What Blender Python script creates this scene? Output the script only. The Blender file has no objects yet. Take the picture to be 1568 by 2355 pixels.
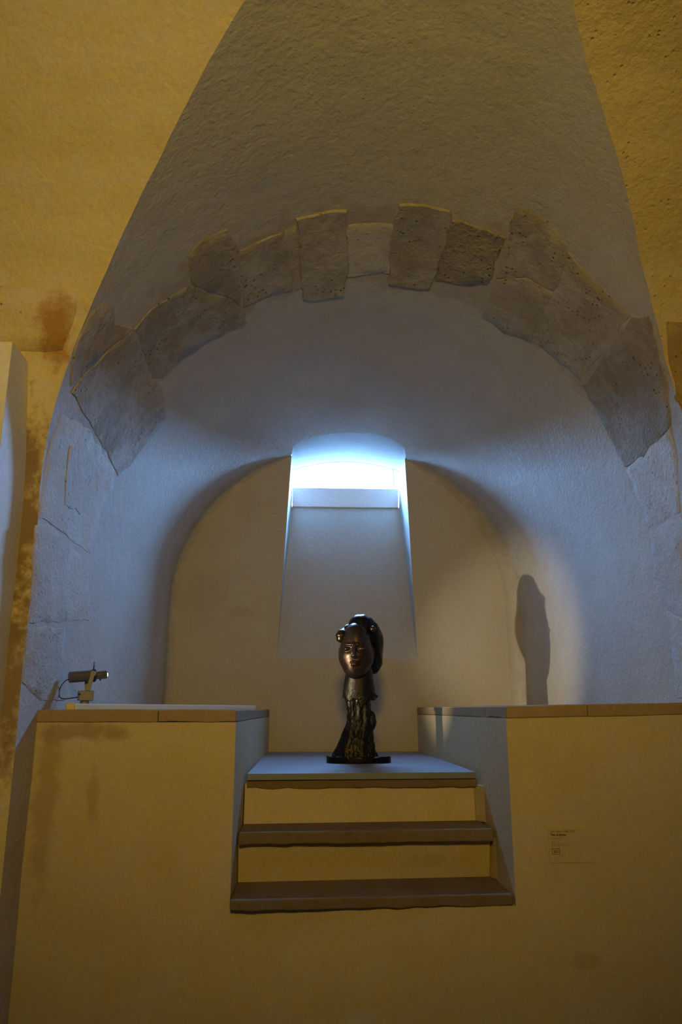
import bpy, bmesh, math, random
import numpy as np
from mathutils import Vector, Matrix, noise as mnoise

SC = bpy.context.scene
COL = SC.collection

# ---------------------------------------------------------------- camera
FPX = 1750.0
PITCH = math.atan(453 / 1750.0)
YAW = math.atan(82 * math.cos(PITCH) / 1750.0)
cam_data = bpy.data.cameras.new('camera')
cam = bpy.data.objects.new('camera', cam_data)
COL.objects.link(cam)
cam.location = (0, 0, 1.6)
cam.rotation_euler = (math.pi / 2 + PITCH, 0, -YAW)
cam_data.sensor_fit = 'VERTICAL'
cam_data.sensor_height = 36.0
cam_data.lens = 36.0 * FPX / 2355.0
cam_data.clip_start = 0.02
SC.camera = cam

# ---------------------------------------------------------------- world, lights, exposure
SC.view_settings.view_transform = 'Standard'
SC.view_settings.look = 'None'
SC.view_settings.exposure = 0.0
SC.view_settings.gamma = 1.0
SC.view_settings.use_curve_mapping = False

world = bpy.data.worlds.new('daylight')
SC.world = world
world.use_nodes = True
bg = world.node_tree.nodes['Background']
bg.inputs['Color'].default_value = (0.21, 0.46, 1.0, 1)
bg.inputs['Strength'].default_value = 340.0

def link_light(name, kind, loc, target, energy, color, **kw):
    d = bpy.data.lights.new(name, kind)
    d.energy = energy
    d.color = color
    for k, v in kw.items():
        setattr(d, k, v)
    o = bpy.data.objects.new(name, d)
    COL.objects.link(o)
    o.location = loc
    if target is not None:
        o.rotation_euler = (Vector(target) - Vector(loc)).to_track_quat('-Z', 'Y').to_euler()
    return o

# portal over the window opening guides the daylight sampling only
portal = link_light('window_portal', 'AREA', (0.298, 5.75, 3.37), (0.298, 5.0, 3.37), 1.0, (1, 1, 1),
                    shape='RECTANGLE', size=0.88, size_y=0.30)
portal.data.cycles.is_portal = True

# warm gallery lamp of the room, behind the camera
link_light('gallery_lamp', 'SPOT', (-0.1, -1.4, 3.1), (0.05, 3.0, 3.05), 300.0, (1.0, 0.68, 0.115),
           spot_size=math.radians(80), spot_blend=1.0, shadow_soft_size=0.22)
# added broad fill, pale lilac, standing in for unseen gallery light
link_light('gallery_fill', 'AREA', (3.6, -2.5, 3.3), (0.3, 3.5, 1.8), 4.5, (0.80, 0.78, 1.0),
           shape='RECTANGLE', size=1.5, size_y=1.0)

# ---------------------------------------------------------------- helpers
def link(o, parent=None):
    COL.objects.link(o)
    if parent is not None:
        o.parent = parent
        o.matrix_parent_inverse = Matrix.Identity(4)
    return o

def mesh_obj(name, verts, faces, mat, parent=None, smooth=False):
    me = bpy.data.meshes.new(name)
    me.from_pydata([tuple(v) for v in verts], [], [tuple(f) for f in faces])
    me.update()
    if smooth:
        me.polygons.foreach_set('use_smooth', [True] * len(me.polygons))
    o = bpy.data.objects.new(name, me)
    if mat:
        me.materials.append(mat)
    return link(o, parent)

def bm_obj(name, bm, mat, parent=None, smooth=False):
    me = bpy.data.meshes.new(name)
    bmesh.ops.recalc_face_normals(bm, faces=bm.faces)
    bm.to_mesh(me)
    bm.free()
    if smooth:
        me.polygons.foreach_set('use_smooth', [True] * len(me.polygons))
    o = bpy.data.objects.new(name, me)
    if mat:
        me.materials.append(mat)
    return link(o, parent)

def empty(name, loc):
    o = bpy.data.objects.new(name, None)
    o.location = loc
    o.empty_display_size = 0.05
    return link(o)

def tag(o, label=None, cat=None, group=None, kind=None):
    if label: o['label'] = label
    if cat: o['category'] = cat
    if group: o['group'] = group
    if kind: o['kind'] = kind
    return o

def box_bm(x0, x1, y0, y1, z0, z1, bevel=0.0, seg=2, jitter=0.0, cuts=0, seed=1):
    bm = bmesh.new()
    bmesh.ops.create_cube(bm, size=1.0)
    for v in bm.verts:
        v.co = Vector((x0 + (v.co.x + .5) * (x1 - x0), y0 + (v.co.y + .5) * (y1 - y0), z0 + (v.co.z + .5) * (z1 - z0)))
    if bevel > 0:
        bmesh.ops.bevel(bm, geom=list(bm.edges), offset=bevel, segments=seg, affect='EDGES', profile=0.5)
    if cuts:
        es = [e for e in bm.edges if abs(e.verts[0].co.x - e.verts[1].co.x) > 0.3 * (x1 - x0)]
        bmesh.ops.subdivide_edges(bm, edges=es, cuts=cuts, use_grid_fill=True)
    if jitter:
        for v in bm.verts:
            n = mnoise.noise_vector(v.co * 9 + Vector((seed, 0, 0)))
            n2 = mnoise.noise_vector(v.co * 31 + Vector((seed, 0, 0)))
            v.co += (n + n2 * .5) * jitter
    return bm

def tube_bm(pts, rad, seg=12, caps=True, bm=None):
    """tube along a polyline; rad is a number or one per point"""
    bm = bm or bmesh.new()
    pts = [Vector(p) for p in pts]
    n = len(pts)
    rads = rad if isinstance(rad, (list, tuple)) else [rad] * n
    rings = []
    up = Vector((0, 0, 1))
    t0 = (pts[1] - pts[0]).normalized()
    if abs(t0.dot(up)) > .9: up = Vector((0, 1, 0))
    u = t0.cross(up).normalized()
    for i, p in enumerate(pts):
        a = pts[max(0, i - 1)]; b = pts[min(n - 1, i + 1)]
        t = (b - a).normalized()
        u = (u - t * u.dot(t)).normalized()
        w = t.cross(u)
        rings.append([bm.verts.new(p + (u * math.cos(2 * math.pi * k / seg) + w * math.sin(2 * math.pi * k / seg)) * rads[i]) for k in range(seg)])
    for i in range(n - 1):
        for k in range(seg):
            bm.faces.new((rings[i][k], rings[i][(k + 1) % seg], rings[i + 1][(k + 1) % seg], rings[i + 1][k]))
    if caps:
        bm.faces.new(rings[0][::-1]); bm.faces.new(rings[-1])
    return bm

def auto_smooth(o, deg=40):
    me = o.data
    me.polygons.foreach_set('use_smooth', [True] * len(me.polygons))
    bm = bmesh.new(); bm.from_mesh(me)
    for e in bm.edges:
        if len(e.link_faces) == 2 and e.calc_face_angle(0) > math.radians(deg):
            e.smooth = False
    bm.to_mesh(me); bm.free()
    return o

# ---------------------------------------------------------------- materials
def new_mat(name):
    m = bpy.data.materials.new(name)
    m.use_nodes = True
    nt = m.node_tree
    b = nt.nodes['Principled BSDF']
    return m, nt, b

def N(nt, t, **kw):
    n = nt.nodes.new(t)
    for k, v in kw.items(): setattr(n, k, v)
    return n

def mixrgb(nt, fac, a, b, mode='MIX'):
    n = N(nt, 'ShaderNodeMix', data_type='RGBA', blend_type=mode)
    for sock, v in ((n.inputs[0], fac), (n.inputs[6], a), (n.inputs[7], b)):
        if hasattr(v, 'is_linked'): nt.links.new(v, sock)
        elif isinstance(v, (int, float)): sock.default_value = v
        else: sock.default_value = (*v, 1)
    return n.outputs[2]

def noise(nt, vec, scale, detail=4, rough=.55, dist=0.0):
    n = N(nt, 'ShaderNodeTexNoise')
    n.inputs['Scale'].default_value = scale
    n.inputs['Detail'].default_value = detail
    n.inputs['Roughness'].default_value = rough
    n.inputs['Distortion'].default_value = dist
    nt.links.new(vec, n.inputs['Vector'])
    return n.outputs[0]

def ramp(nt, fac, lo, hi, a=0.0, b=1.0):
    n = N(nt, 'ShaderNodeMapRange')
    nt.links.new(fac, n.inputs[0])
    n.inputs[1].default_value = lo; n.inputs[2].default_value = hi
    n.inputs[3].default_value = a; n.inputs[4].default_value = b
    return n.outputs[0]

def math_(nt, op, a, b=None):
    n = N(nt, 'ShaderNodeMath', operation=op)
    for i, v in enumerate((a, b)):
        if v is None: continue
        if hasattr(v, 'is_linked'): nt.links.new(v, n.inputs[i])
        else: n.inputs[i].default_value = v
    return n.outputs[0]

def plaster(name, col, dark, mott=0.5, bump=0.25, marks=(), pits=0.0, rough=.9, vary=0.0, grain=True, relief=0.004, ring=False, smear=None):
    """lime plaster or stone: cloudy colour, fine grain, pits, dirty and darker stains at fixed places"""
    m, nt, b = new_mat(name)
    geo = N(nt, 'ShaderNodeNewGeometry')
    pos = geo.outputs['Position']
    n1 = noise(nt, pos, 1.7, 5, .6, .3)
    n2 = noise(nt, pos, 7.0, 6, .65)
    n3 = noise(nt, pos, 60.0, 3, .6)
    c = mixrgb(nt, math_(nt, 'MULTIPLY', ramp(nt, n1, .35, .72), mott), col, dark)
    c = mixrgb(nt, math_(nt, 'MULTIPLY', ramp(nt, n2, .48, .78), mott * .8), c, dark)
    if grain:
        c = mixrgb(nt, 0.35, c, mixrgb(nt, ramp(nt, n3, .3, .7), tuple(x * .8 for x in col), tuple(min(1, x * 1.15) for x in col)), 'MIX')
    if ring:                               # scraped, browner band where the arch stones show
        sp = N(nt, 'ShaderNodeSeparateXYZ'); nt.links.new(pos, sp.inputs[0])
        wob = ramp(nt, noise(nt, pos, 9.0, 6, .7), .3, .7, -.10, .10)
        yy = math_(nt, 'ADD', sp.outputs[1], wob)
        f1 = ramp(nt, yy, 2.98, 3.06); f2 = ramp(nt, yy, 3.50, 3.57, 1, 0)
        f = math_(nt, 'MULTIPLY', math_(nt, 'MULTIPLY', f1, f2), ramp(nt, sp.outputs[2], 2.35, 2.9, .25, .75))
        c = mixrgb(nt, f, c, (.44, .37, .29))
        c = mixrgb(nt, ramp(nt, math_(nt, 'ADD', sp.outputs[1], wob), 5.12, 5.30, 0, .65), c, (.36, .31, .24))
    for (ctr, rad, scol, amt) in marks:
        vm = N(nt, 'ShaderNodeVectorMath', operation='SUBTRACT')
        nt.links.new(pos, vm.inputs[0]); vm.inputs[1].default_value = ctr
        dv = N(nt, 'ShaderNodeVectorMath', operation='DIVIDE')
        nt.links.new(vm.outputs[0], dv.inputs[0]); dv.inputs[1].default_value = rad
        ln = N(nt, 'ShaderNodeVectorMath', operation='LENGTH')
        nt.links.new(dv.outputs[0], ln.inputs[0])
        nz = noise(nt, pos, 11.0, 6, .7)
        d = math_(nt, 'ADD', ln.outputs['Value'], ramp(nt, nz, .3, .7, -.55, .55))
        f = ramp(nt, d, .55, 1.2, amt, 0.0)
        c = mixrgb(nt, f, c, scol)
    if smear:                              # lime left smeared over the bare stone
        sm = math_(nt, 'ADD', noise(nt, pos, 5.0, 6, .7, .8), math_(nt, 'MULTIPLY', noise(nt, pos, 19.0, 5, .7), .35))
        c = mixrgb(nt, ramp(nt, sm, .62, .80, 0, .8), c, smear)
    if vary:
        oi = N(nt, 'ShaderNodeObjectInfo')
        c = mixrgb(nt, 1.0, c, mixrgb(nt, oi.outputs['Random'], (1 - vary,) * 3, (1 + vary * .4, 1 + vary * .35, 1 + vary * .2)), 'MULTIPLY')
    hgt = math_(nt, 'ADD', math_(nt, 'MULTIPLY', n2, .9), math_(nt, 'MULTIPLY', n3, .35))
    fine = noise(nt, pos, 26.0, 5, .6, .6)
    hgt = math_(nt, 'ADD', hgt, math_(nt, 'MULTIPLY', fine, .5))
    if pits:
        vo = N(nt, 'ShaderNodeTexVoronoi')
        vo.inputs['Scale'].default_value = 38.0
        nt.links.new(pos, vo.inputs['Vector'])
        pm = math_(nt, 'MULTIPLY', ramp(nt, vo.outputs['Distance'], .10, .24, 1, 0), ramp(nt, noise(nt, pos, 6.0, 3), .5, .62))
        c = mixrgb(nt, math_(nt, 'MULTIPLY', pm, pits), c, tuple(x * .30 for x in dark))
        hgt = math_(nt, 'SUBTRACT', hgt, math_(nt, 'MULTIPLY', pm, 1.2 * pits))
    bp = N(nt, 'ShaderNodeBump')
    bp.inputs['Strength'].default_value = bump
    bp.inputs['Distance'].default_value = relief * 4
    nt.links.new(hgt, bp.inputs['Height'])
    nt.links.new(bp.outputs[0], b.inputs['Normal'])
    nt.links.new(c, b.inputs['Base Color'])
    b.inputs['Roughness'].default_value = rough
    b.inputs['Specular IOR Level'].default_value = .2
    return m

def simple(name, col, rough=.5, metal=0.0, bump=0.0, scale=60, emit=None):
    m, nt, b = new_mat(name)
    b.inputs['Roughness'].default_value = rough
    b.inputs['Metallic'].default_value = metal
    tc = N(nt, 'ShaderNodeTexCoord')
    n = noise(nt, tc.outputs['Object'], scale, 4)
    nt.links.new(mixrgb(nt, n, tuple(x * .85 for x in col), tuple(min(1, x * 1.12) for x in col)), b.inputs['Base Color'])
    if bump:
        bp = N(nt, 'ShaderNodeBump'); bp.inputs['Strength'].default_value = bump; bp.inputs['Distance'].default_value = .002
        nt.links.new(n, bp.inputs['Height']); nt.links.new(bp.outputs[0], b.inputs['Normal'])
    if emit:
        b.inputs['Emission Color'].default_value = (*emit[0], 1); b.inputs['Emission Strength'].default_value = emit[1]
    return m

BROWN = (.20, .115, .05)
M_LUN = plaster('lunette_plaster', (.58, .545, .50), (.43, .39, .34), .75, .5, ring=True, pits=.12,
                marks=[((-.93, 2.95, 2.60), (.10, .15, .18), (.30, .25, .19), .5)])
M_VAULT = plaster('vault_plaster', (.66, .55, .34), (.52, .41, .22), .5, .45, marks=[
    ((-1.10, 2.86, 2.35), (.10, .12, .42), BROWN, .85),  # dark brown patch on the wall between panel and arch edge
    ((-1.16, 2.88, 1.70), (.16, .12, .45), BROWN, .8),  # dark brown patch lower down the same strip
    ((-.98, 2.75, 3.02), (.07, .10, .17), (.42, .22, .05), .9),
    ((-1.25, 2.75, 3.12), (.30, .10, .03), (.42, .33, .18), .7),
    ((1.72, 2.95, 2.85), (.13, .20, .30), BROWN, .85)])
M_VROUGH = plaster('rough_vault_plaster', (.62, .49, .26), (.48, .36, .17), .6, .75, pits=.25, marks=[
    ((1.72, 2.95, 2.85), (.13, .20, .30), BROWN, .85)])
M_STONE = plaster('arch_stone', (.45, .385, .305), (.29, .235, .175), 1.0, .8, pits=.8, vary=.16, smear=(.54, .49, .43))
M_STONE_L = plaster('smeared_stone', (.60, .53, .46), (.45, .385, .325), .8, .7, pits=.4, vary=.10, smear=(.62, .58, .53))
M_STONE_R = plaster('pitted_stone', (.42, .36, .27), (.24, .18, .11), 1.0, 1.0, pits=1.0, relief=.010)
M_PARA = plaster('parapet_plaster', (.58, .47, .27), (.47, .36, .18), .45, .18, marks=[
    ((-.86, 3.10, 1.515), (.20, .10, .035), (.33, .22, .08), .7),
    ((-.98, 3.10, 1.25), (.05, .10, .28), (.36, .25, .10), .55),
    ((-.80, 3.10, 1.28), (.025, .10, .10), (.36, .25, .10), .5),
    ((1.05, 3.10, .70), (.05, .10, .03), (.38, .28, .13), .4),
    ((.52, 3.38, .99), (.10, .10, .03), (.42, .34, .18), .5)])
M_COPE = plaster('coping_stone', (.40, .285, .15), (.27, .18, .085), .8, .3, pits=.15, vary=.08)
M_TREAD = plaster('tread_stone', (.22, .16, .09), (.12, .08, .045), .9, .4, pits=.3, vary=.06)
M_BACK = plaster('back_plaster', (.50, .45, .37), (.41, .36, .28), .5, .2, marks=[
    ((-.72, 5.3, 2.35), (.17, .10, .20), (.40, .34, .27), .35),
    ((-.45, 5.3, 2.25), (.10, .10, .04), (.40, .33, .26), .4),
    ((-.42, 5.3, 3.0), (.10, .10, .16), (.43, .37, .32), .4)])
M_REVEAL = plaster('reveal_plaster', (.45, .435, .405), (.38, .355, .32), .4, .25)
M_FLOOR = plaster('floor_stone', (.30, .26, .20), (.20, .17, .13), .6, .2, rough=.6)
M_BOARD = simple('grey_board', (.20, .21, .24), .55, bump=.1, scale=90)
M_WHITE = simple('white_paint', (.74, .74, .72), .5)
M_PANEL = simple('panel_paint', (.74, .70, .62), .75, bump=.05, scale=40)
M_OUT = plaster('dark_outside_render', (.07, .07, .065), (.05, .05, .05), .5, .3)  # kept dark so the added outside surfaces bounce little light
M_FRAME = simple('window_frame_paint', (.78, .80, .80), .45)
M_METAL = simple('grey_lamp_metal', (.20, .18, .145), .38, .75)
M_ARM = simple('lamp_bracket_paint', (.27, .245, .20), .5, .3)
M_BLACK = simple('black_rubber', (.015, .014, .014), .45)
M_INK = simple('brown_ink', (.10, .055, .02), .8)
M_INKF = simple('pale_ink', (.27, .19, .07), .8)
M_LABEL = plaster('label_sheet', (.55, .44, .25), (.50, .39, .21), .3, .02, rough=.7)
M_LENS = simple('lit_lens', (.9, .85, .7), .3, emit=((1.0, .93, .78), 14.0))
M_YELLOW = simple('warm_lit_end', (.70, .52, .20), .6)  # warm light on the duct's end, put into the cap colour

def bronze(name, col, rough, bump, scale):
    m, nt, b = new_mat(name)
    tc = N(nt, 'ShaderNodeTexCoord')
    n = noise(nt, tc.outputs['Object'], scale, 5, .6)
    n2 = noise(nt, tc.outputs['Object'], 9, 4, .6)
    nt.links.new(mixrgb(nt, ramp(nt, n2, .35, .7), col, tuple(x * .55 for x in col)), b.inputs['Base Color'])
    b.inputs['Metallic'].default_value = .85
    nt.links.new(ramp(nt, n, .3, .7, rough - .06, rough + .1), b.inputs['Roughness'])
    bp = N(nt, 'ShaderNodeBump'); bp.inputs['Strength'].default_value = bump; bp.inputs['Distance'].default_value = .004
    nt.links.new(n, bp.inputs['Height']); nt.links.new(bp.outputs[0], b.inputs['Normal'])
    return m
M_BRZ = bronze('smooth_bronze', (.085, .054, .038), .30, .12, 28)
M_BRZR = bronze('rough_bronze', (.030, .025, .020), .38, .8, 40)
M_BRZD = bronze('dark_bronze', (.020, .018, .019), .28, .12, 28)

def glass_mat():
    m = bpy.data.materials.new('window_glass'); m.use_nodes = True
    nt = m.node_tree; nt.nodes.clear()
    out = N(nt, 'ShaderNodeOutputMaterial'); tr = N(nt, 'ShaderNodeBsdfTransparent'); gl = N(nt, 'ShaderNodeBsdfGlossy')
    gl.inputs['Roughness'].default_value = .05
    tr.inputs['Color'].default_value = (.93, .96, .96, 1)
    mx = N(nt, 'ShaderNodeMixShader'); mx.inputs[0].default_value = .05
    nt.links.new(tr.outputs[0], mx.inputs[1]); nt.links.new(gl.outputs[0], mx.inputs[2])
    nt.links.new(mx.outputs[0], out.inputs[0])
    return m
M_GLASS = glass_mat()

# ---------------------------------------------------------------- niche vault surface
YB = 5.3                                   # back wall of the niche
def prof(y):
    k = y - 3.45
    return (.31 - .02 * k, 1.345 - (.073 if k > 0 else .02) * k, 3.755 - .16 * k, 2.35 - .03 * k)

def surf(u, y, inset=0.0, wob=True):
    """u -1..0 left jamb, 0..1 arch, 1..2 right jamb; y is the depth"""
    c, w, ap, zs = prof(y)
    h = ap - zs
    # soft rounded corner where the vault meets the back wall
    rf = .022 + .06 * min(1, max(0, (u - .62) / .2)) + .02 * min(1, max(0, (.35 - u) / .2))
    if .36 < u < .66:
        rf *= max(0.0, min(1.0, max((.40 - u) / .04, (u - .617) / .04)))
    r = 0.0
    if rf > 0 and y > YB - rf:
        r = rf - math.sqrt(max(0, rf * rf - (y - (YB - rf)) ** 2))
    r += inset
    if u < 0: P = Vector((c - w + r, y, zs * (1 + u)))
    elif u > 1: P = Vector((c + w - r, y, zs * (2 - u)))
    else:
        a = math.pi * (1 - u)
        P = Vector((c + (w - r) * math.cos(a), y, zs + (h - r) * math.sin(a)))
    if wob:
        q = mnoise.noise(Vector((P.x * 2.2, P.y * 2.2, P.z * 2.2))) * .008
        a = math.pi * (1 - min(1, max(0, u)))
        fade = min(1, max(0, (YB - .35 - y) / .3))
        P += Vector((math.cos(a), 0, math.sin(a))) * q * fade
    return P

# profile of the room's main vault: wall plane below, curving over towards the camera
TL = [(0, 2.90), (2.3, 2.895), (2.5, 2.875), (2.65, 2.845), (2.9, 2.79), (3.1, 2.725), (3.25, 2.65), (3.4, 2.545), (3.55, 2.41), (3.68, 2.25), (3.78, 2.11), (3.85, 2.0), (3.95, 1.80), (4.05, 1.50), (4.12, 1.2), (4.2, .6)]
TR = [(0, 3.05), (2.3, 3.05), (2.7, 3.02), (2.87, 2.985), (3.04, 2.93), (3.236, 2.80), (3.372, 2.69), (3.53, 2.50), (3.67, 2.325), (3.79, 2.15), (3.85, 2.03), (3.95, 1.80), (4.05, 1.50), (4.12, 1.2), (4.2, .6)]
def interp(T, z):
    for (a, b), (c, d) in zip(T, T[1:]):
        if z <= c: return b + (d - b) * (z - a) / (c - a)
    return T[-1][1]
def groin(u):
    T = TL if u < .5 else TR
    y = 2.9
    for _ in range(60):
        z = surf(u, y, wob=False).z
        y = .5 * y + .5 * interp(T, z)
    return y

# ---- columns of the grid
K_CUT = [(.394, 5.281), (.3989, 5.16), (.4199, 5.103), (.4525, 5.084), (.5005, 5.072), (.5483, 5.059), (.5818, 5.081), (.6099, 5.145), (.6178, 5.258)]
def kcut(u):
    for (a, b), (c, d) in zip(K_CUT, K_CUT[1:]):
        if u <= c: return b + (d - b) * max(0, (u - a)) / (c - a)
    return K_CUT[-1][1]
UL, UR = K_CUT[0][0], K_CUT[-1][0]
def frange(a, b, n): return [a + (b - a) * i / n for i in range(n + 1)]
cols = [(frange(-1, 0, 14)[:-1] + frange(0, UL, 60), lambda u: YB),
        (sorted(set(frange(UL, UR, 36) + [k[0] for k in K_CUT] + [.5])), kcut),
        (frange(UR, 1, 58)[:-1] + frange(1, 2, 14), lambda u: YB)]
verts, faces = [], []
NR = 72
for us, yend in cols:
    base = len(verts)
    for u in us:
        g, e = groin(u), yend(u)
        for j in range(NR + 1):
            s = j / NR
            s = s + .12 * math.sin(math.pi * 2 * s) * .0
            t = 1 - (1 - s) ** 1.6
            verts.append(surf(u, g + (e - g) * t))
    for i in range(len(us) - 1):
        for j in range(NR):
            a = base + i * (NR + 1) + j
            faces.append((a, a + 1, a + NR + 2, a + NR + 1))
for uc in (UL, UR):                        # narrow laps behind the two seams of the grid
    base = len(verts)
    for u in (uc - .002, uc + .002):
        for j in range(NR + 1):
            g = groin(uc) + .01
            verts.append(surf(u, g + (5.23 - g) * j / NR, inset=-.0025))
    for j in range(NR):
        faces.append((base + j, base + j + 1, base + NR + 2 + j, base + NR + 1 + j))
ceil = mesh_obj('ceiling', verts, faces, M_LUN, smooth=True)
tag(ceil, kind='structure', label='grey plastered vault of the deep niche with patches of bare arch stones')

# ---- main vault, left and right of the niche opening
def main_vault(us, xs_out, mat, name, yt):
    verts, faces = [], []
    nx = 26
    for u in us:
        P = surf(u, groin(u))
        for i in range(nx + 1):
            s = i / nx
            x = P.x + (xs_out - P.x) * s
            q = mnoise.noise(Vector((x * 3, P.y * 3, P.z * 3))) * .012 * min(1, s * 8)
            verts.append((x, P.y - q * .8, P.z - q * .5))
    m = nx + 1
    for r in range(len(us) - 1):
        for i in range(nx):
            a = r * m + i
            faces.append((a, a + 1, a + m + 1, a + m))
    o = mesh_obj(name, verts, faces, mat, smooth=True)
    return tag(o, kind='structure')
ALLU = sorted(set(cols[0][0] + cols[1][0] + cols[2][0]))
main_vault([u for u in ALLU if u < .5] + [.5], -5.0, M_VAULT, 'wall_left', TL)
main_vault([u for u in ALLU[::-1] if u > .5] + [.5], 5.0, M_VROUGH, 'wall_right', TR)
ya = surf(.5, groin(.5))
crown = []
for k in range(25):                        # the rest of the barrel, back over the camera
    y = ya.y - k * .29
    d = (y + .5) / (ya.y + .5)
    zz = ya.z + .16 * (1 - d * d) if abs(d) <= 1 else ya.z - 1.9 * (1 - math.sqrt(max(0, 1 - ((abs(d) - 1) / 1.6) ** 2)))
    crown.append((y, zz))
v = []; f = []
for y, z in crown:
    v += [(-5, y, z), (ya.x, y, z), (5, y, z)]
for k in range(len(crown) - 1):
    f += [(3 * k, 3 * k + 1, 3 * k + 4, 3 * k + 3), (3 * k + 1, 3 * k + 2, 3 * k + 5, 3 * k + 4)]
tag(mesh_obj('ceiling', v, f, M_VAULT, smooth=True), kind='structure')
yr = crown[-1][0]
tag(mesh_obj('wall_rear', [(-5, yr, 0), (5, yr, 0), (5, yr, 4.6), (-5, yr, 4.6)], [(0, 1, 2, 3)], M_VAULT), kind='structure')
for sx, nm in ((-5, 'wall_end_left'), (5, 'wall_end_right')):
    tag(mesh_obj(nm, [(sx, yr, 0), (sx, 3.2, 0), (sx, 3.2, 4.6), (sx, yr, 4.6)], [(0, 1, 2, 3)], M_VAULT), kind='structure')
tag(bm_obj('floor', box_bm(-5, 5, yr, 5.4, -.1, 0), M_FLOOR), kind='structure')

# ---- stones of the arch, laid on the vault surface (u, depth)
STONES = {
    'jambA': [(-0.1991, 2.9), (-0.1781, 3.345), (-0.2659, 3.376), (-0.3019, 3.432), (-0.3086, 3.102), (-0.2844, 2.905)],
    'jambB': [(-0.0389, 2.873), (-0.02, 3.014), (-0.0304, 3.577), (-0.1427, 3.663), (-0.1609, 3.395), (-0.191, 2.922), (-0.1023, 2.879)],
    'jambC': [(0.046, 2.893), (0.0812, 2.902), (0.0979, 3.191), (0.0941, 3.669), (0.0808, 3.735), (0.0329, 3.663), (-0.0124, 3.597), (-0.0153, 2.989), (-0.0212, 2.901)],
    'patch': [(0.0673, 3.086), (0.0847, 3.233), (0.077, 3.397), (0.044, 3.47), (0.023, 3.385), (0.02, 3.164)],
    'big': [(0.1048, 3.256), (0.1046, 2.92), (0.1349, 2.964), (0.1967, 3.072), (0.2, 3.45), (0.2067, 3.661), (0.1964, 3.875), (0.1828, 3.906), (0.1175, 3.833), (0.0977, 3.725)],
    'dark': [(0.1615, 2.736), (0.1782, 2.773), (0.1879, 2.864), (0.182, 2.931), (0.198, 3.057), (0.1361, 2.955), (0.1076, 2.872), (0.1321, 2.775)],
    'sA': [(0.2025, 3.089), (0.2294, 3.079), (0.2777, 3.127), (0.3384, 3.478), (0.3429, 3.643), (0.2836, 3.605), (0.2362, 3.578), (0.2138, 3.566), (0.2023, 3.497)],
    'sB': [(0.2822, 2.957), (0.305, 2.913), (0.3307, 2.943), (0.3398, 3.103), (0.3377, 3.463), (0.2802, 3.122)],
    'sC': [(0.3418, 3.108), (0.3939, 3.095), (0.4016, 3.414), (0.4036, 3.496), (0.3418, 3.484)],
    'sD': [(0.3953, 3.089), (0.4077, 3.085), (0.4145, 3.499), (0.4057, 3.502)],
    'sE': [(0.4076, 3.032), (0.4363, 3.02), (0.463, 3.03), (0.4705, 3.419), (0.4674, 3.604), (0.4179, 3.608), (0.4131, 3.307)],
    'sF': [(0.4674, 3.119), (0.5172, 3.118), (0.5203, 3.44), (0.4723, 3.464)],
    'sG': [(0.5194, 2.991), (0.5456, 2.978), (0.572, 2.977), (0.5781, 3.013), (0.577, 3.326), (0.574, 3.498), (0.5232, 3.517), (0.5199, 3.322), (0.5169, 3.11)],
    'sH': [(0.5794, 3.029), (0.6077, 3.021), (0.6385, 3.018), (0.6381, 3.1), (0.6376, 3.335), (0.6091, 3.411), (0.5785, 3.419), (0.5766, 3.297)],
    'sI': [(0.6381, 2.859), (0.6501, 2.825), (0.6747, 2.836), (0.7033, 2.89), (0.708, 2.952), (0.7089, 3.151), (0.6739, 3.172), (0.6466, 3.272), (0.6398, 3.096), (0.641, 3.01)],
    'sJ': [(0.6482, 3.393), (0.6474, 3.282), (0.6747, 3.181), (0.709, 3.163), (0.709, 3.356), (0.7123, 3.544), (0.6803, 3.594), (0.6478, 3.579)],
    'sK': [(0.7102, 3.152), (0.7069, 2.914), (0.7304, 2.938), (0.7607, 2.959), (0.791, 2.946), (0.7922, 3.188), (0.7889, 3.499), (0.7717, 3.51), (0.7422, 3.52), (0.7131, 3.531)],
    'sL': [(0.7985, 3.514), (0.7972, 3.201), (0.7957, 2.951), (0.8083, 2.856), (0.8521, 2.969), (0.8968, 3.098), (0.9054, 3.381), (0.9, 3.561), (0.85, 3.564)],
    'sM': [(0.9043, 3.562), (0.9011, 3.102), (0.9466, 3.185), (0.978, 3.216), (0.9767, 3.512), (0.9327, 3.541)],
    'sN': [(0.9817, 3.503), (0.9825, 3.215), (1.0609, 3.233), (1.1563, 3.264), (1.1296, 3.427), (1.0783, 3.425), (1.059, 3.51)],
    'sO': [(1.1364, 3.426), (1.1641, 3.268), (1.2662, 3.284), (1.3005, 3.32), (1.2979, 3.441), (1.2135, 3.426)],
}
RIM = .10
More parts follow.
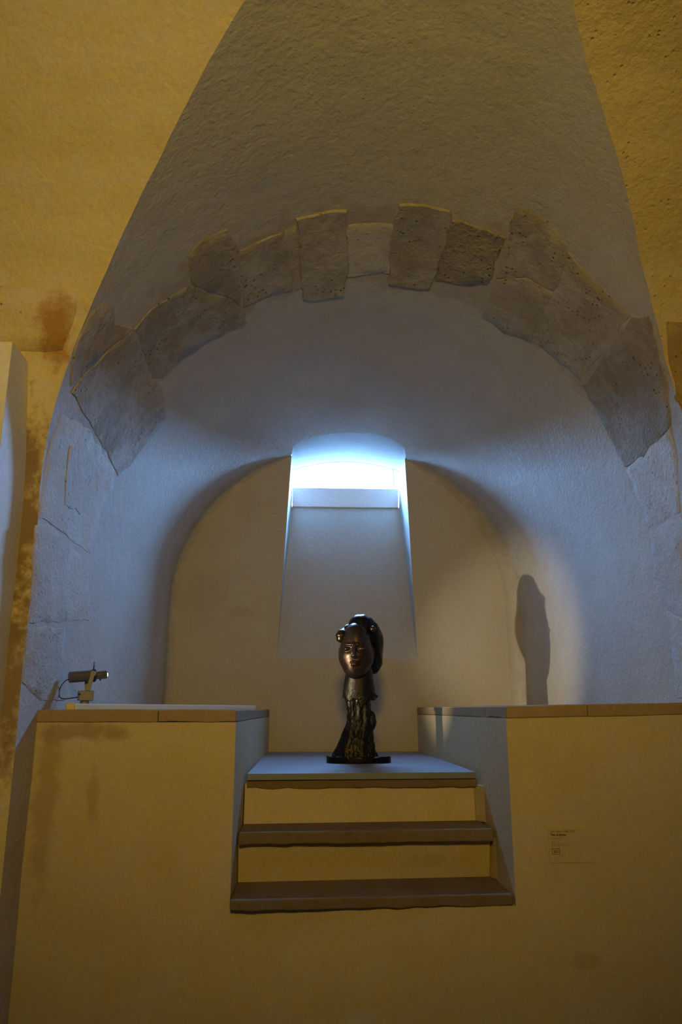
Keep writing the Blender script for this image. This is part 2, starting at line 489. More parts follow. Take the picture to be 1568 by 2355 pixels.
def arch_stone(poly, h, seed, mat, rough):
    """one stone: bevelled slab following the vault, its face uneven"""
    bm = bmesh.new()
    SU = 4.2                               # metres per unit of u, to keep the outline in proportion
    pts = [Vector((u * SU, y, 0)) for u, y in poly]
    ring = []
    for a, b in zip(pts, pts[1:] + pts[:1]):
        n = max(1, int((b - a).length / .035))
        for k in range(n):
            p = a.lerp(b, k / n)
            w = mnoise.noise_vector(p * 14 + Vector((seed, 3, 1)))
            w2 = mnoise.noise_vector(p * 45 + Vector((seed, 3, 1)))
            ring.append(p + Vector((w.x, w.y, 0)) * .018 + Vector((w2.x, w2.y, 0)) * .005)
    vs = [bm.verts.new(p) for p in ring]
    fc = bm.faces.new(vs)
    bmesh.ops.triangulate(bm, faces=[fc])
    bmesh.ops.subdivide_edges(bm, edges=[e for e in bm.edges if e.calc_length() > .09], cuts=1, use_grid_fill=False)
    bmesh.ops.triangulate(bm, faces=bm.faces[:])
    bmesh.ops.subdivide_edges(bm, edges=[e for e in bm.edges if e.calc_length() > .09 and not e.is_boundary], cuts=1)
    bmesh.ops.triangulate(bm, faces=bm.faces[:])
    bd = [e for e in bm.edges if e.is_boundary]
    ctr = sum((p for p in ring), Vector()) / len(ring)
    ret = bmesh.ops.extrude_edge_only(bm, edges=bd)
    rim = {v for v in ret['geom'] if isinstance(v, bmesh.types.BMVert)}
    for v in bm.verts:
        u, y = v.co.x / SU, v.co.y
        if v in rim:
            d = (v.co - ctr).normalized() * .003
            v.co = surf((v.co.x + d.x * 2.5) / SU, y + d.y * 2.5, inset=-.0015)
        else:
            q = mnoise.noise(Vector((u * SU * 9, y * 9, seed))) + .5 * mnoise.noise(Vector((u * SU * 25, y * 25, seed)))
            v.co = surf(u, y, inset=h + q * rough)
    bmesh.ops.recalc_face_normals(bm, faces=bm.faces)
    return bm
for k, (nm, poly) in enumerate(STONES.items()):
    h, mat, rg = .0035, M_STONE, .0022
    if nm in ('jambA', 'jambB', 'jambC', 'sN', 'sO', 'sM'): h, mat, rg = .002, M_STONE_L, .0018
    if nm == 'patch': h, mat, rg = .006, M_STONE_L, .001
    if nm == 'sH': h, mat, rg = .006, M_STONE_R, .006
    if nm in ('sE', 'sG'): h = .009
    if nm in ('sF', 'sC', 'sB'): h, mat = .004, M_STONE if nm != 'sF' else M_STONE_L
    st = bm_obj('stone', arch_stone(poly, h, k * 7.3, mat, rg), mat, ceil, smooth=True)
    auto_smooth(st, 35)
    if nm == 'sH': st['label'] = 'heavily pitted arch stone'

# ---- back wall with the window opening
W0, W1 = (-.2, 1.932), (.768, 1.932)
poly = [surf(u, YB, wob=False) for u in frange(-1, 0, 6)[:-1] + frange(0, UL, 60)]
poly += [Vector((-.200, YB, 1.932)), Vector((.768, YB, 1.932))]
poly += [surf(u, YB, wob=False) for u in frange(UR, 1, 58)[:-1] + frange(1, 2, 6)]
from mathutils.geometry import tessellate_polygon
poly = [Vector((p.x, YB, p.z)) for p in poly]
tag(mesh_obj('wall_back', poly, tessellate_polygon([poly]), M_BACK), kind='structure')

# ---- splayed window reveal: steep sill, jambs, arched head
YP = 5.68
WK = YP / 6.0                              # frame plane measured at 6.0 m, set at YP
def wx(x): return x * WK
def wz(z): return 1.6 + (z - 1.6) * WK
kx = [surf(u, kcut(u), wob=False) for u in cols[1][0]]
pl = [Vector((-.125, YP, 3.20)), Vector((.742, YP, 3.20))]
def headz(x): return wz(3.587 - .076 * ((x / WK - .317) / .44) ** 2)
bm = bmesh.new()
def quad_strip(A, B, n=10, amp=.004):
    rows = []
    for i in range(n + 1):
        rows.append([bm.verts.new(a.lerp(b, i / n) + (mnoise.noise_vector(a.lerp(b, i / n) * 6) * amp if 0 < i < n and 0 < k < len(A) - 1 else Vector())) for k, (a, b) in enumerate(zip(A, B))])
    for i in range(n):
        for k in range(len(A) - 1):
            bm.faces.new((rows[i][k], rows[i][k + 1], rows[i + 1][k + 1], rows[i + 1][k]))
bot = [Vector((-.2 + .968 * i / 12, YB, 1.932)) for i in range(13)]
top = [Vector((wx(-.127 + .872 * i / 12), YP, wz(3.195))) for i in range(13)]
quad_strip(bot, top, 14)
kxl, kxr = surf(UL, YB, wob=False), surf(UR, YB, wob=False)
def lerpn(a, b, n): return [a.lerp(b, i / n) for i in range(n + 1)]
# jambs: front edge runs up the wall edge then along the cut; back edge at the frame
quad_strip(lerpn(Vector((-.2, YB, 1.932)), kxl, 12), lerpn(Vector((wx(-.127), YP, wz(3.195))), Vector((wx(-.127), YP, headz(wx(-.127)))), 12), 8)
quad_strip(lerpn(Vector((.768, YB, 1.932)), kxr, 12), lerpn(Vector((wx(.745), YP, wz(3.195))), Vector((wx(.757), YP, headz(wx(.757)))), 12), 8)
NK = len(kx) - 1
hb = [Vector((wx(-.127 + .884 * i / NK), YP, headz(wx(-.127 + .884 * i / NK)))) for i in range(NK + 1)]
kx[0] = surf(UL, kcut(UL), wob=False)
quad_strip(kx, hb, 10, .003)
for P, Q, h_ in ((kxl, kx[0], hb[0]), (kxr, kx[-1], hb[-1])):
    bm.faces.new([bm.verts.new(P), bm.verts.new(Q), bm.verts.new(h_)])
tag(bm_obj('wall_reveal', bm, M_REVEAL, smooth=True), kind='structure')
auto_smooth(bpy.data.objects['wall_reveal'], 30)

win = empty('window_1', (wx(.314), YP, wz(3.2))); tag(win, kind='structure', label='small arched window high in the back wall')
def rel(bm, o):
    bmesh.ops.translate(bm, verts=bm.verts, vec=-o.location); return bm
bm_obj('apron_board', rel(box_bm(wx(-.125), wx(.742), YP - .02, YP + .03, wz(3.19), wz(3.352), .004), win), M_FRAME, win)
bm_obj('frame_stile', rel(box_bm(wx(-.135), wx(-.112), YP + .002, YP + .05, wz(3.345), wz(3.56), .003), win), M_FRAME, win)
bm_obj('frame_stile', rel(box_bm(wx(.700), wx(.712), YP + .004, YP + .05, wz(3.345), wz(3.56), .003), win), M_FRAME, win)
bm_obj('frame_stile', rel(box_bm(wx(.750), wx(.770), YP + .004, YP + .05, wz(3.345), wz(3.56), .003), win), M_FRAME, win)
bm = bmesh.new()
for i in range(24):                        # arched top rail closing the head
    xa, xb = wx(-.13 + .9 * i / 24), wx(-.13 + .9 * (i + 1) / 24)
    q = [bm.verts.new((x, y, z)) for x, y, z in ((xa, YP, headz(xa) - .004), (xb, YP, headz(xb) - .004), (xb, YP, headz(xb) + .10), (xa, YP, headz(xa) + .10))]
    bm.faces.new(q)
    q = [bm.verts.new((x, y, z)) for x, y, z in ((xa, YP, headz(xa) - .004), (xb, YP, headz(xb) - .004), (xb, YP + .06, headz(xb) - .004), (xa, YP + .06, headz(xa) - .004))]
    bm.faces.new(q)
bmesh.ops.remove_doubles(bm, verts=bm.verts, dist=1e-5)
bm_obj('frame_head', rel(bm, win), M_FRAME, win)
bm_obj('pane', rel(box_bm(wx(-.12), wx(.76), YP + .030, YP + .034, wz(3.34), wz(3.60)), win), M_GLASS, win)

# unseen wall and ground added outside to cut low sky light and bounce
tag(bm_obj('trim_sky_blocker', box_bm(-4, 5, 8.7, 8.9, 2.5, 3.92), M_OUT), kind='structure')
tag(bm_obj('floor_outside', box_bm(-4, 5, 5.74, 8.7, 2.9, 3.0), M_OUT), kind='structure')

# ---------------------------------------------------------------- parapet, ledges and stair recess
SL, SR = -.270, .797                       # cheeks of the stair recess
JL, JR = -1.08, 1.74
PY = 3.10
CT = .047                                  # coping thickness
def tilt(bm, x0, z0, k):
    for v in bm.verts:
        if v.co.z > z0: v.co.z += (v.co.x - x0) * k
    return bm
def taper(bm):                              # the recess narrows slightly towards the back wall
    for v in bm.verts:
        if SL - .02 < v.co.x < SL + .01: v.co.x += .030 * (v.co.y - PY) / 2.2
        if SR - .01 < v.co.x < SR + .02: v.co.x -= .040 * (v.co.y - PY) / 2.2
    return bm
wfs = []
for nm, x in (('wall_front_left', -.67), ('wall_front_right', 1.27), ('wall_front_base', .26)):
    w_ = empty(nm, (x, PY, 0)); tag(w_, kind='structure'); wfs.append(w_)
wfl, wfr, wfb = wfs
bm_obj('plaster', rel(taper(box_bm(JL, SL, PY, YB, 0, 1.597 - CT)), wfl), M_PARA, wfl)
bm_obj('plaster', rel(taper(tilt(box_bm(SR, JR, PY, YB, 0, 1.611 - CT), SR, 1, .020)), wfr), M_PARA, wfr)
bm_obj('plaster', rel(box_bm(SL, SR, PY, 3.375, 0, .885), wfb), M_PARA, wfb)
cop = [(JL, -.572, PY, YB, 0), (-.570, SL, PY, 4.82, 0), (-.570, SL, 4.822, YB, 0),
       (SR, 1.126, PY, 3.437, 1), (SR, 1.126, 3.440, YB, 1), (1.128, JR, PY, YB, 1)]
for k, (x0, x1, y0, y1, r) in enumerate(cop):
    z1 = 1.597 if r == 0 else 1.611
    b_ = box_bm(x0, x1, y0 - (.006 if y0 == PY else 0), y1, z1 - CT, z1, .004, 2)
    if r: tilt(b_, SR, 1, .020)
    taper(b_)
    bmesh.ops.subdivide_edges(b_, edges=[e for e in b_.edges if e.calc_length() > .2], cuts=5)
    for v in b_.verts:
        v.co += mnoise.noise_vector(v.co * 12) * .0016
        if v.co.z < z1 - CT + .012 + (.02 * (v.co.x - SR) if r else 0): v.co.z += mnoise.noise(v.co * 17) * .006
    bm_obj('coping_stone', rel(b_, wfr if r else wfl), M_COPE, wfr if r else wfl)

# ---- steps
stair = empty('stone_stairs', (.28, 3.3, .9))
tag(stair, 'three steps with dark stone treads and ochre risers cut into the parapet', 'stairs')
def skewy(bm, k, xm=.27):
    for v in bm.verts: v.co.y += (v.co.x - xm) * k
    return bm
def tread(x0, x1, y0, y1, z1, t, sk, seed):
    b_ = box_bm(x0, x1, y0, y1, z1 - t, z1, .006, 3, 0)
    bmesh.ops.subdivide_edges(b_, edges=[e for e in b_.edges if abs(e.verts[0].co.x - e.verts[1].co.x) > .3], cuts=28)
    for v in b_.verts:
        n = mnoise.noise_vector(Vector((v.co.x * 13, v.co.z * 8, seed)))
        n2 = mnoise.noise_vector(Vector((v.co.x * 41, v.co.z * 8, seed)))
        if v.co.y < y0 + .02: v.co += Vector((0, n.y * .004 + n2.y * .002, n.z * .0015))
        if v.co.z < z1 - t * .6 and v.co.y < y0 + .03: v.co.z += n.x * .005 + n2.x * .003
    return rel(skewy(b_, sk), stair)
bm_obj('tread', tread(-.267, .787, 3.075, 3.46, .925, .038, .045, 1), M_TREAD, stair)
bm_obj('tread', tread(-.260, .778, 3.300, 3.60, 1.122, .046, .05, 5), M_TREAD, stair)
bm_obj('tread', tread(-.252, .772, 3.545, 3.72, 1.2965, .034, .045, 9), M_TREAD, stair)
def riser(x0, x1, y, z0, z1, sk, lean=0.0):
    b_ = box_bm(x0, x1, y, y + .16, z0, z1, .004, 2)
    for v in b_.verts:
        if v.co.y < y + .1: v.co.y += lean * (v.co.z - z0) / (z1 - z0)
    return rel(skewy(b_, sk), stair)
bm_obj('riser', riser(SL + .006, .775, 3.395, .887, 1.10, .06, -.055), M_PARA, stair)
bm_obj('riser', riser(SL + .010, .760, 3.545, 1.10, 1.285, .06, .012), M_PARA, stair)
bm = bmesh.new()                           # plaster fillets closing the gap between risers and right cheek
for y, z0, z1, xa in ((3.40, .925, 1.08, .775), (3.56, 1.122, 1.27, .760)):
    xr = SR - .0055
    a = [(xa, y + .03, z0), (xr, y - .055, z0), (xr, y + .05, z0)]
    lo = [bm.verts.new(p) for p in a]; hi = [bm.verts.new((p[0], p[1], z1)) for p in a]
    bm.faces.new(lo[::-1]); bm.faces.new(hi)
    for i in range(3): bm.faces.new((lo[i], lo[(i + 1) % 3], hi[(i + 1) % 3], hi[i]))
bm_obj('riser_fillet', rel(bm, stair), M_PARA, stair)

board = skewy(box_bm(-.250, .766, 3.535, 5.25, 1.299, 1.327, .0025), .0)
for v in board.verts:
    if v.co.y < 4: v.co.y += (v.co.x - .27) * .05
tag(bm_obj('platform_board', board, M_BOARD), 'smooth grey board on the top step carrying the bronze bust', 'board')

# ---------------------------------------------------------------- wall panel at the far left
b_ = box_bm(-2.6, -1.097, 2.618, 2.93, .0, 2.915, .003)
tag(bm_obj('partition_panel', b_, M_PANEL), 'tall pale partition panel at the left edge against the vault wall', 'panel')

# band of bare stones along the foot of the left vault and on the right edge
def wall_block(poly, T, out, seed, parent, mat):
    bm = bmesh.new()
    vs = []
    zs_ = frange(min(z for x, z in poly), max(z for x, z in poly), 6)
    fr = []
    for x, z in poly: fr.append((x, z))
    n = len(fr)
    pts = []
    for (x0, z0), (x1, z1) in zip(fr, fr[1:] + fr[:1]):
        m_ = max(1, int(math.hypot(x1 - x0, z1 - z0) / .05))
        for k in range(m_):
            x, z = x0 + (x1 - x0) * k / m_, z0 + (z1 - z0) * k / m_
            w = mnoise.noise_vector(Vector((x * 12, z * 12, seed)))
            pts.append((x + w.x * .008, z + w.y * .008))
    front = [bm.verts.new((x, 0, z)) for x, z in pts]
    f_ = bm.faces.new(front)
    bmesh.ops.triangulate(bm, faces=[f_])
    bmesh.ops.subdivide_edges(bm, edges=[e for e in bm.edges if e.calc_length() > .09], cuts=2)
    bmesh.ops.triangulate(bm, faces=bm.faces[:])
    ret = bmesh.ops.extrude_edge_only(bm, edges=[e for e in bm.edges if e.is_boundary])
    rim = {v for v in ret['geom'] if isinstance(v, bmesh.types.BMVert)}
    for v in bm.verts:
        y = interp(T, v.co.z)
        q = mnoise.noise(Vector((v.co.x * 11, v.co.z * 11, seed))) * .004
        v.co.y = y + .02 if v in rim else y - out + q
    return bm_obj('stone', bm, mat, parent, smooth=True)
wl = bpy.data.objects['wall_left']; wr = bpy.data.objects['wall_right']
M_BAND = plaster('band_stone', (.66, .54, .32), (.50, .38, .19), .6, .6, pits=.9, marks=[
    ((-.98, 2.75, 3.02), (.075, .12, .17), (.40, .20, .045), .9)])
wall_block([(-1.55, 2.95), (-1.02, 2.95), (-.965, 2.96), (-.93, 3.05), (-.895, 3.165), (-1.2, 3.175), (-1.55, 3.18)], TL, .010, 2, wl, M_BAND)
wall_block([(-2.2, 2.95), (-1.56, 2.95), (-1.56, 3.18), (-2.2, 3.18)], TL, .010, 4, wl, M_BAND)
M_SBROWN = plaster('stained_stone', (.46, .33, .14), (.24, .15, .06), 1.0, .9, pits=.4)
wall_block([(1.50, 3.17), (2.1, 3.20), (2.1, 2.72), (1.66, 2.70), (1.60, 2.85)], TR, .012, 6, wr, M_SBROWN)

# ---------------------------------------------------------------- wall label
lab = empty('exhibit_label', (1.027, PY, 1.03))
tag(lab, 'small printed exhibit label on the ochre parapet right of the steps', 'label')
bm_obj('label_sheet', rel(box_bm(.936, 1.116, PY - .0035, PY + .001, 1.033, 1.158, .001), lab), M_LABEL, lab)
def text(body, x, z, size, mat, bold=0.0, width=None):
    cu = bpy.data.curves.new('lettering', 'FONT')
    cu.body = body; cu.size = size; cu.extrude = .0002; cu.offset = bold; cu.resolution_u = 2
    tmp = bpy.data.objects.new('lettering', cu)
    COL.objects.link(tmp)
    bpy.context.view_layer.update()
    me = bpy.data.meshes.new_from_object(tmp.evaluated_get(bpy.context.evaluated_depsgraph_get()))
    bpy.data.objects.remove(tmp)
    w = max(v.co.x for v in me.vertices) - min(v.co.x for v in me.vertices)
    k = (width / w) if width else 1
    for v in me.vertices:
        X, Y, Z = v.co
        v.co = (X * k, -Z, Y)
    me.materials.clear(); me.materials.append(mat)
    o = bpy.data.objects.new('lettering', me)
    link(o, lab)
    o.location = Vector((x, PY - .0038, z)) - lab.location
    return o
text('Pablo Picasso (1881-1973)', .943, 1.141, .0115, M_INK, width=.096)
text('Tête de femme', .944, 1.129, .0120, M_INK, .0004, width=.061)
text('Boisgeloup, 1931', .944, 1.117, .0100, M_INKF, width=.046)
text('Bronze', .945, 1.104, .0070, M_INKF, width=.014)
text('Musée national Picasso-Paris', .945, 1.098, .0070, M_INKF, width=.064)
text('Dation Pablo Picasso, 1979', .945, 1.092, .0070, M_INKF, width=.072)
text('51', .955, 1.068, .0130, M_INK, .0005, width=.012)
text(')', .970, 1.069, .0100, M_INK)
bm = bmesh.new()
for x0, x1, z0, z1 in ((.946, .977, 1.082, 1.0845), (.946, .977, 1.062, 1.0645), (.946, .9485, 1.062, 1.0845), (.9745, .977, 1.062, 1.0845)):
    t_ = box_bm(x0, x1, PY - .0042, PY - .0034, z0, z1)
    me_ = bpy.data.meshes.new('tmp'); t_.to_mesh(me_); t_.free(); bm.from_mesh(me_)
bm_obj('number_box', rel(bm, lab), M_INKF, lab)

# ---------------------------------------------------------------- spotlight on the left ledge
SP = Vector((-.93, 3.38, 1.60))
spot = empty('spotlight', (SP.x, SP.y, 1.597))
tag(spot, 'small grey metal spotlight with cable on the left ledge aimed at bust', 'spotlight')
aim = Vector((1.16, .79, .135)).normalized()
hd = Vector((-.925, 3.385, 1.738))
def along(t, up=0, side=0):
    s_ = aim.cross(Vector((0, 0, 1))).normalized()
    return hd + aim * t + Vector((0, 0, 1)) * up + s_ * side
def relv(bm): return rel(bm, spot)
auto_smooth(bm_obj('housing', relv(tube_bm([along(-.088), along(-.086), along(-.010), along(.006), along(.012)], [.020, .0235, .0235, .0245, .0235], 28)), M_METAL, spot))
auto_smooth(bm_obj('black_collar', relv(tube_bm([along(.010), along(.012), along(.020), along(.024)], [.026, .0275, .0275, .020], 28)), M_BLACK, spot))
auto_smooth(bm_obj('snout', relv(tube_bm([along(.020), along(.035), along(.062), along(.070), along(.070), along(.058)], [.0155, .0165, .0175, .0175, .0155, .0150], 28, caps=False)), M_METAL, spot))
auto_smooth(bm_obj('lens', relv(tube_bm([along(.056), along(.0715), along(.0750)], [.0145, .0130, .0080], 24)), M_LENS, spot))
bm_obj('lens_screw', relv(tube_bm([along(.045, -.014), along(.047, -.024)], [.004, .003], 10)), M_BLACK, spot)
bm = tube_bm([along(.014, .024), along(.014, .044)], .0026, 8)
lp = [along(.014, .050) + Vector((math.sin(a) * .0030, 0, -math.cos(a) * .007)) for a in frange(0, 2 * math.pi, 14)]
tube_bm(lp, .0011, 6, bm=bm)
bm_obj('hanging_loop', relv(bm), M_BLACK, spot)
for sd, bx in ((.028, .004), (-.028, -.016)):
    a0, a1 = along(.004 if sd > 0 else -.006, .012, sd), Vector((hd.x + bx * .8, SP.y + (-.022 if sd > 0 else .022), 1.676))
    bm = bmesh.new()
    ex = Vector((.0085, 0, 0)); ey = Vector((0, .0028, 0))
    d_ = (a1 - a0).normalized()
    q = []
    for p in (a0, a0.lerp(a1, .5), a1):
        q.append([bm.verts.new(p + s1 * ex + s2 * ey) for s1, s2 in ((-1, -1), (1, -1), (1, 1), (-1, 1))])
    for i in range(2):
        for k in range(4): bm.faces.new((q[i][k], q[i][(k + 1) % 4], q[i + 1][(k + 1) % 4], q[i + 1][k]))
    bm.faces.new(q[0][::-1]); bm.faces.new(q[-1])
    tube_bm([a0 + Vector((0, -.004, -.004)), a0 + Vector((0, .004, -.004))], .0115, 18, bm=bm)
    bm_obj('yoke_arm', relv(bm), M_ARM, spot)
BX = Vector((-.937, 3.385, 1.654))
bm = box_bm(BX.x - .030, BX.x + .030, BX.y - .026, BX.y + .026, BX.z - .020, BX.z + .022, .003, 3)
bmesh.ops.rotate(bm, verts=bm.verts, cent=BX, matrix=Matrix.Rotation(math.radians(24), 3, 'Z'))
jb = bm_obj('junction_box', relv(bm), M_ARM, spot)
bm_obj('box_knob', relv(tube_bm([(BX.x - .016, BX.y - .030, BX.z + .006), (BX.x - .016, BX.y - .037, BX.z + .006)], .0048, 16)), M_BLACK, spot)
auto_smooth(bm_obj('foot', relv(tube_bm([(BX.x - .004, BX.y, 1.5965), (BX.x - .004, BX.y, 1.603), (BX.x - .003, BX.y, 1.622), (BX.x, BX.y, 1.634), (BX.x, BX.y, 1.636)], [.020, .021, .020, .016, .013], 24)), M_ARM, spot))
c0 = along(-.086, -.008)
cp = [c0, c0 + Vector((-.018, 0, -.008)), c0 + Vector((-.034, -.004, -.034)), c0 + Vector((-.036, -.006, -.062)), c0 + Vector((-.020, -.004, -.080)), Vector((BX.x - .030, BX.y - .010, BX.z - .006))]
def catmull(P, n=8):
    P = [P[0]] + P + [P[-1]]
    out = []
    for i in range(1, len(P) - 2):
        for k in range(n):
            t = k / n
            a, b, c, d = P[i - 1], P[i], P[i + 1], P[i + 2]
            out.append(.5 * ((2 * b) + (c - a) * t + (2 * a - 5 * b + 4 * c - d) * t * t + (3 * b - a - 3 * c + d) * t ** 3))
    return out + [P[-2]]
bm_obj('power_cable', relv(tube_bm(catmull(cp), .0021, 8)), M_BLACK, spot, smooth=True)
lamp = link_light('spot_beam', 'SPOT', along(.069), along(1.2), 100.0, (1.0, .86, .60),
                  spot_size=math.radians(34), spot_blend=.8, shadow_soft_size=.008)
lamp.parent = spot
lamp.location = along(.079) - spot.location

rw = box_bm(0, 1.72, -.012, .012, 0, .023, .002)
bmesh.ops.rotate(rw, verts=rw.verts, cent=(0, 0, 0), matrix=Matrix.Rotation(math.radians(69), 3, 'Z'))
bmesh.ops.translate(rw, verts=rw.verts, vec=(-.928, 3.20, 1.5975))
race = bm_obj('cable_duct', rw, M_WHITE)
tag(race, 'thin white cable duct lying along the left ledge beside the spotlight', 'duct')
rt = box_bm(-.0, .032, -.013, .013, 0, .0238, .001)
bmesh.ops.rotate(rt, verts=rt.verts, cent=(0, 0, 0), matrix=Matrix.Rotation(math.radians(20), 3, 'Z'))
bmesh.ops.translate(rt, verts=rt.verts, vec=(-.958, 3.192, 1.5975))
bm_obj('end_cap', rt, M_YELLOW, race)['label'] = 'end cap with yellow light painted into its colour'

# ---------------------------------------------------------------- bronze bust (signed distance shapes meshed by surface nets)
def sd_ell(P, c, r, rot=None):
    q = P - np.array(c)
    if rot is not None: q = q @ np.array(Matrix.Rotation(math.radians(rot[0]), 3, rot[1]))
    r = np.array(r)
    k0 = np.linalg.norm(q / r, axis=-1); k1 = np.linalg.norm(q / (r * r), axis=-1) + 1e-9
    return k0 * (k0 - 1) / k1
def sd_cap(P, a, b, r0, r1):
    a, b = np.array(a), np.array(b)
    pa = P - a; ba = b - a
    h = np.clip((pa @ ba) / (ba @ ba), 0, 1)
    return np.linalg.norm(pa - h[..., None] * ba, axis=-1) - (r0 + (r1 - r0) * h)
def su(a, b, k):
    h = np.clip(.5 + .5 * (b - a) / k, 0, 1)
    return b * (1 - h) + a * h - k * h * (1 - h)
def ss(a, b, k):                           # a minus b
    h = np.clip(.5 - .5 * (a + b) / k, 0, 1)
    return a * (1 - h) + (-b) * h + k * h * (1 - h)
def fbm(P, s, seed=0):
    rng = np.random.RandomState(seed); out = 0
    for o in range(14):
        d = rng.normal(size=3); d /= np.linalg.norm(d)
        fr = s * (1 + .35 * o)
        out = out + np.sin(P @ d * fr + rng.rand() * 6.28 + 1.3 * np.sin(P @ d[::-1] * fr * .7 + o)) / (1 + .35 * o)
    return out / 5
def nets(fn, lo, hi, st):
    xs = [np.arange(a, b + st, st) for a, b in zip(lo, hi)]
    G = np.stack(np.meshgrid(*xs, indexing='ij'), -1)
    D = fn(G)
    nx, ny, nz = D.shape
    s = D < 0
    acc = np.zeros((nx - 1, ny - 1, nz - 1, 3)); cnt = np.zeros((nx - 1, ny - 1, nz - 1))
    cs = [(i, j, k) for i in (0, 1) for j in (0, 1) for k in (0, 1)]
    sl = lambda c: (slice(c[0], nx - 1 + c[0]), slice(c[1], ny - 1 + c[1]), slice(c[2], nz - 1 + c[2]))
    for a in cs:
        for ax in range(3):
            if a[ax]: continue
            b = list(a); b[ax] = 1; b = tuple(b)
            da, db = D[sl(a)], D[sl(b)]
            m = (da < 0) != (db < 0)
            t = np.where(m, da / np.where(m, da - db, 1), 0)
            p = np.array(a, float) + 0 * acc
            p[..., ax] += t
            acc += np.where(m[..., None], p, 0); cnt += m
    act = cnt > 0
    idx = -np.ones(act.shape, int); idx[act] = np.arange(act.sum())
    ii = np.argwhere(act)
    V = (ii + acc[act] / cnt[act][:, None]) * st + np.array(lo)
    F = []
    for ax in range(3):
        u, v = [(1, 2), (2, 0), (0, 1)][ax]
        e0 = s; e1 = np.roll(s, -1, ax)
        for sgn in (0, 1):
            m = (e0 & ~e1) if sgn == 0 else (~e0 & e1)
            g = np.argwhere(m)
            ok = (g[:, ax] < D.shape[ax] - 1) & (g[:, u] > 0) & (g[:, v] > 0) & (g[:, u] < D.shape[u] - 1) & (g[:, v] < D.shape[v] - 1)
            g = g[ok]
            def at(du, dv):
                h = g.copy(); h[:, u] -= du; h[:, v] -= dv
                return idx[h[:, 0], h[:, 1], h[:, 2]]
            q = np.stack([at(1, 1), at(0, 1), at(0, 0), at(1, 0)], 1)
            F.append(q if sgn == 0 else q[:, ::-1])
    F = np.concatenate(F)
    return V, F[(F >= 0).all(1)]
def sdf_part(name, fn, lo, hi, st, mat, parent, label=None):
    V, F_ = nets(fn, lo, hi, st)
    o = mesh_obj(name, V.tolist(), F_.tolist(), mat, parent, smooth=True)
    if label: o['label'] = label
    return o

bust = empty('bronze_bust', (.285, 4.20, 1.327))
tag(bust, 'dark bronze bust with a long rugged neck on the grey platform board', 'sculpture')

def f_base(P):
    d = sd_ell(P, (.0, 0, .012), (.170, .10, .9))
    d = np.maximum(d * .7, np.abs(P[..., 2] - .016) - .016 - .003 * fbm(P * [1, 1, 0], 30, 4))
    d = d + .0035 * fbm(P, 45, 3)
    return np.maximum(d, -P[..., 2] + .0005)
sdf_part('base_slab', f_base, (-.20, -.13, -.004), (.20, .13, .045), .0035, M_BRZD, bust)

def f_col(P):
    z = P[..., 2]
    # left and right outlines of the rugged shaft, flaring to the left at its foot
    lx = np.interp(z, [0, .03, .10, .15, .20, .26, .33, .40], [-.158, -.145, -.105, -.083, -.062, -.058, -.078, -.070])
    rx = np.interp(z, [0, .03, .10, .165, .185, .20, .24, .29, .40], [.108, .100, .084, .076, .086, .090, .070, .062, .060])
    cx = (lx + rx) / 2; hw = (rx - lx) / 2
    dy = np.interp(z, [0, .1, .2, .4], [.085, .065, .055, .055])
    q = np.sqrt(((P[..., 0] - cx) / hw) ** 2 + ((P[..., 1] + .0) / dy) ** 2)
    d = (q - 1) * np.minimum(hw, dy) * .8
    a = np.arctan2(P[..., 1], P[..., 0] - cx)
    d += .0016 * np.sin(a * 9 + 2 * np.sin(z * 11)) + .0055 * fbm(P * [1, 1, .30], 95, 1) + .0028 * fbm(P * [1, 1, .6], 230, 2)
    # hanging folds of clay
    d = su(d, sd_ell(P, (.070, -.01, .215), (.020, .03, .045)) + .006 * fbm(P, 120, 6), .012)
    return np.maximum(np.maximum(d, z - .37), -z + .012)
sdf_part('rugged_shaft', f_col, (-.19, -.13, .0), (.15, .13, .39), .0034, M_BRZR, bust, 'rough torn clay-like bronze shaft')

def f_neck(P):
    z = P[..., 2]
    lx = np.interp(z, [.28, .33, .40, .46, .52], [-.086, -.088, -.080, -.070, -.060])
    rx = np.interp(z, [.28, .33, .40, .46, .52], [.104, .098, .086, .078, .070])
    cx = (lx + rx) / 2; hw = (rx - lx) / 2
    q = np.sqrt(((P[..., 0] - cx) / hw) ** 2 + ((P[..., 1] - .01) / .072) ** 2)
    d = (q - 1) * .065
    low = .318 - .016 * np.sin(P[..., 0] * 38 + 1) - .012 * np.sin(P[..., 0] * 95) - .22 * np.clip(-.03 - P[..., 0], 0, .08) + .006 * fbm(P, 70, 9)
    rough = np.clip((.40 - z) / .08, 0.12, 1)
    d = d + rough * (.003 * fbm(P * [1, 1, .5], 80, 8) + .0016 * fbm(P, 190, 5))
    d = su(d, sd_ell(P, (.094, -.01, .325), (.016, .03, .020)), .015)
    return np.maximum(np.maximum(d, -(z - low)), z - .52)
sdf_part('neck', f_neck, (-.12, -.10, .26), (.13, .11, .53), .0032, M_BRZR, bust)

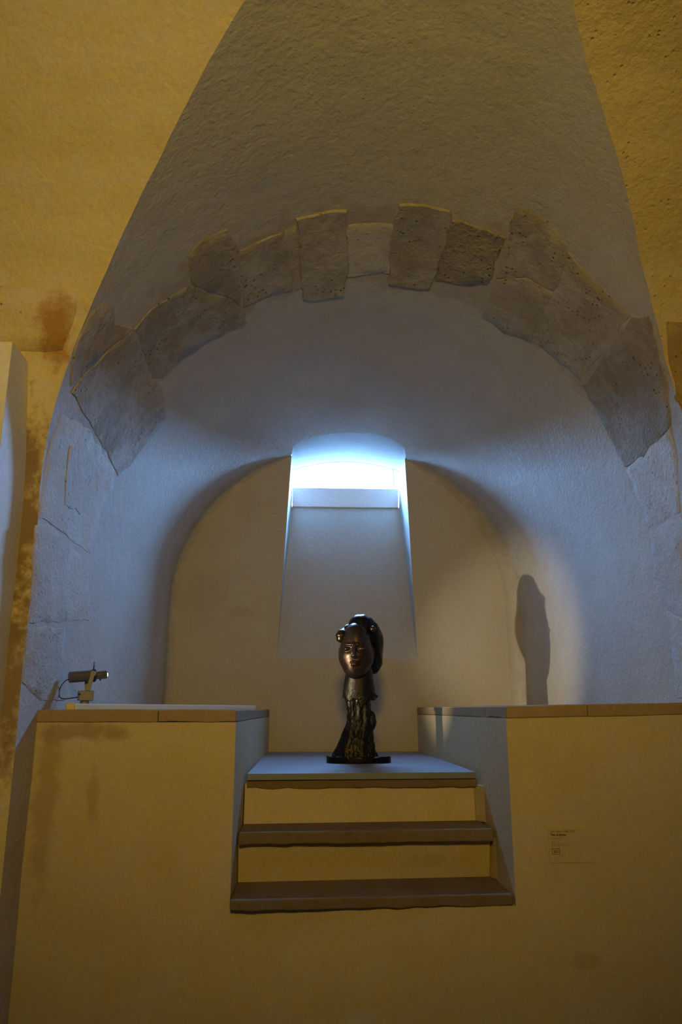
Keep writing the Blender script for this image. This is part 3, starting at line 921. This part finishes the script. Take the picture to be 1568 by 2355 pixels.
# head: smooth oval face turned a little to its right, features simplified
ROT = np.array(Matrix.Rotation(math.radians(-10), 3, 'Z'))
HC = np.array((-.012, -.02, .575))
def f_head(Pw):
    P = (Pw - HC) @ ROT
    d = sd_ell(P, (0, .01, .045), (.084, .102, .112))
    d = su(d, sd_ell(P, (0, -.010, -.035), (.094, .088, .082)), .05)                # cheeks
    d = su(d, sd_ell(P, (0, -.030, -.105), (.050, .052, .042)), .05)                # chin
    d = ss(d, sd_ell(P, (-.043, -.118, .010), (.028, .028, .018)), .020)            # eye sockets
    d = ss(d, sd_ell(P, (.043, -.118, .010), (.028, .028, .018)), .020)
    for s_ in (-1, 1):
        d = su(d, sd_ell(P, (s_ * .040, -.085, .008), (.020, .014, .011)), .005)    # lids
        d = su(d, sd_cap(P, (s_ * .018, -.098, .030), (s_ * .056, -.082, .034), .004, .002), .012)
        d = su(d, sd_ell(P, (s_ * .089, .012, -.002), (.010, .022, .030)), .008)    # ears
    d = su(d, sd_cap(P, (0, -.098, .030), (0, -.118, -.028), .0065, .0105), .012)   # nose
    d = su(d, sd_ell(P, (0, -.112, -.034), (.017, .011, .009)), .006)
    d = su(d, sd_ell(P, (0, -.100, -.062), (.024, .011, .0065)), .004)              # lips
    d = su(d, sd_ell(P, (0, -.098, -.075), (.019, .011, .0070)), .004)
    d = ss(d, sd_cap(P, (-.024, -.112, -.0685), (.024, -.112, -.0685), .0012, .0012), .004)
    return d + .0006 * fbm(P, 60, 11)
sdf_part('head', f_head, (-.135, -.165, .40), (.115, .12, .75), .0030, M_BRZ, bust)

def f_hair(P):
    q = P - np.array((.036, .045, .635))
    d = sd_ell(P, (.036, .045, .618), (.106, .098, .142), (8, 'Y'))
    d = su(d, sd_ell(P, (.012, .04, .725), (.060, .07, .056)), .05)
    d = su(d, sd_ell(P, (.070, .070, .555), (.068, .070, .100), (-10, 'Y')), .03)
    a = np.arctan2(q[..., 2], q[..., 0] * 1.2 + .3 * q[..., 1])
    d += .0012 * np.sin(P[..., 0] * 130 + 5 * np.sin(P[..., 2] * 12))
    return d
sdf_part('hair', f_hair, (-.11, -.09, .42), (.17, .18, .80), .0038, M_BRZD, bust, 'dark rounded mass of hair')
def f_curl(P):
    d = sd_ell(P, (-.094, -.035, .655), (.031, .030, .036))
    d = su(d, sd_cap(P, (-.080, -.01, .690), (-.055, .02, .715), .014, .012), .02)
    return d + .0016 * np.sin(P[..., 2] * 210 + 20 * P[..., 0])
sdf_part('hair_curl', f_curl, (-.14, -.09, .60), (-.03, .05, .74), .0030, M_BRZ, bust)
def f_curl2(P):
    d = sd_ell(P, (.076, -.050, .692), (.018, .020, .020))
    return d + .0010 * np.sin(P[..., 2] * 240 + 20 * P[..., 0])
sdf_part('hair_curl', f_curl2, (.04, -.09, .66), (.11, .0, .73), .0030, M_BRZ, bust)
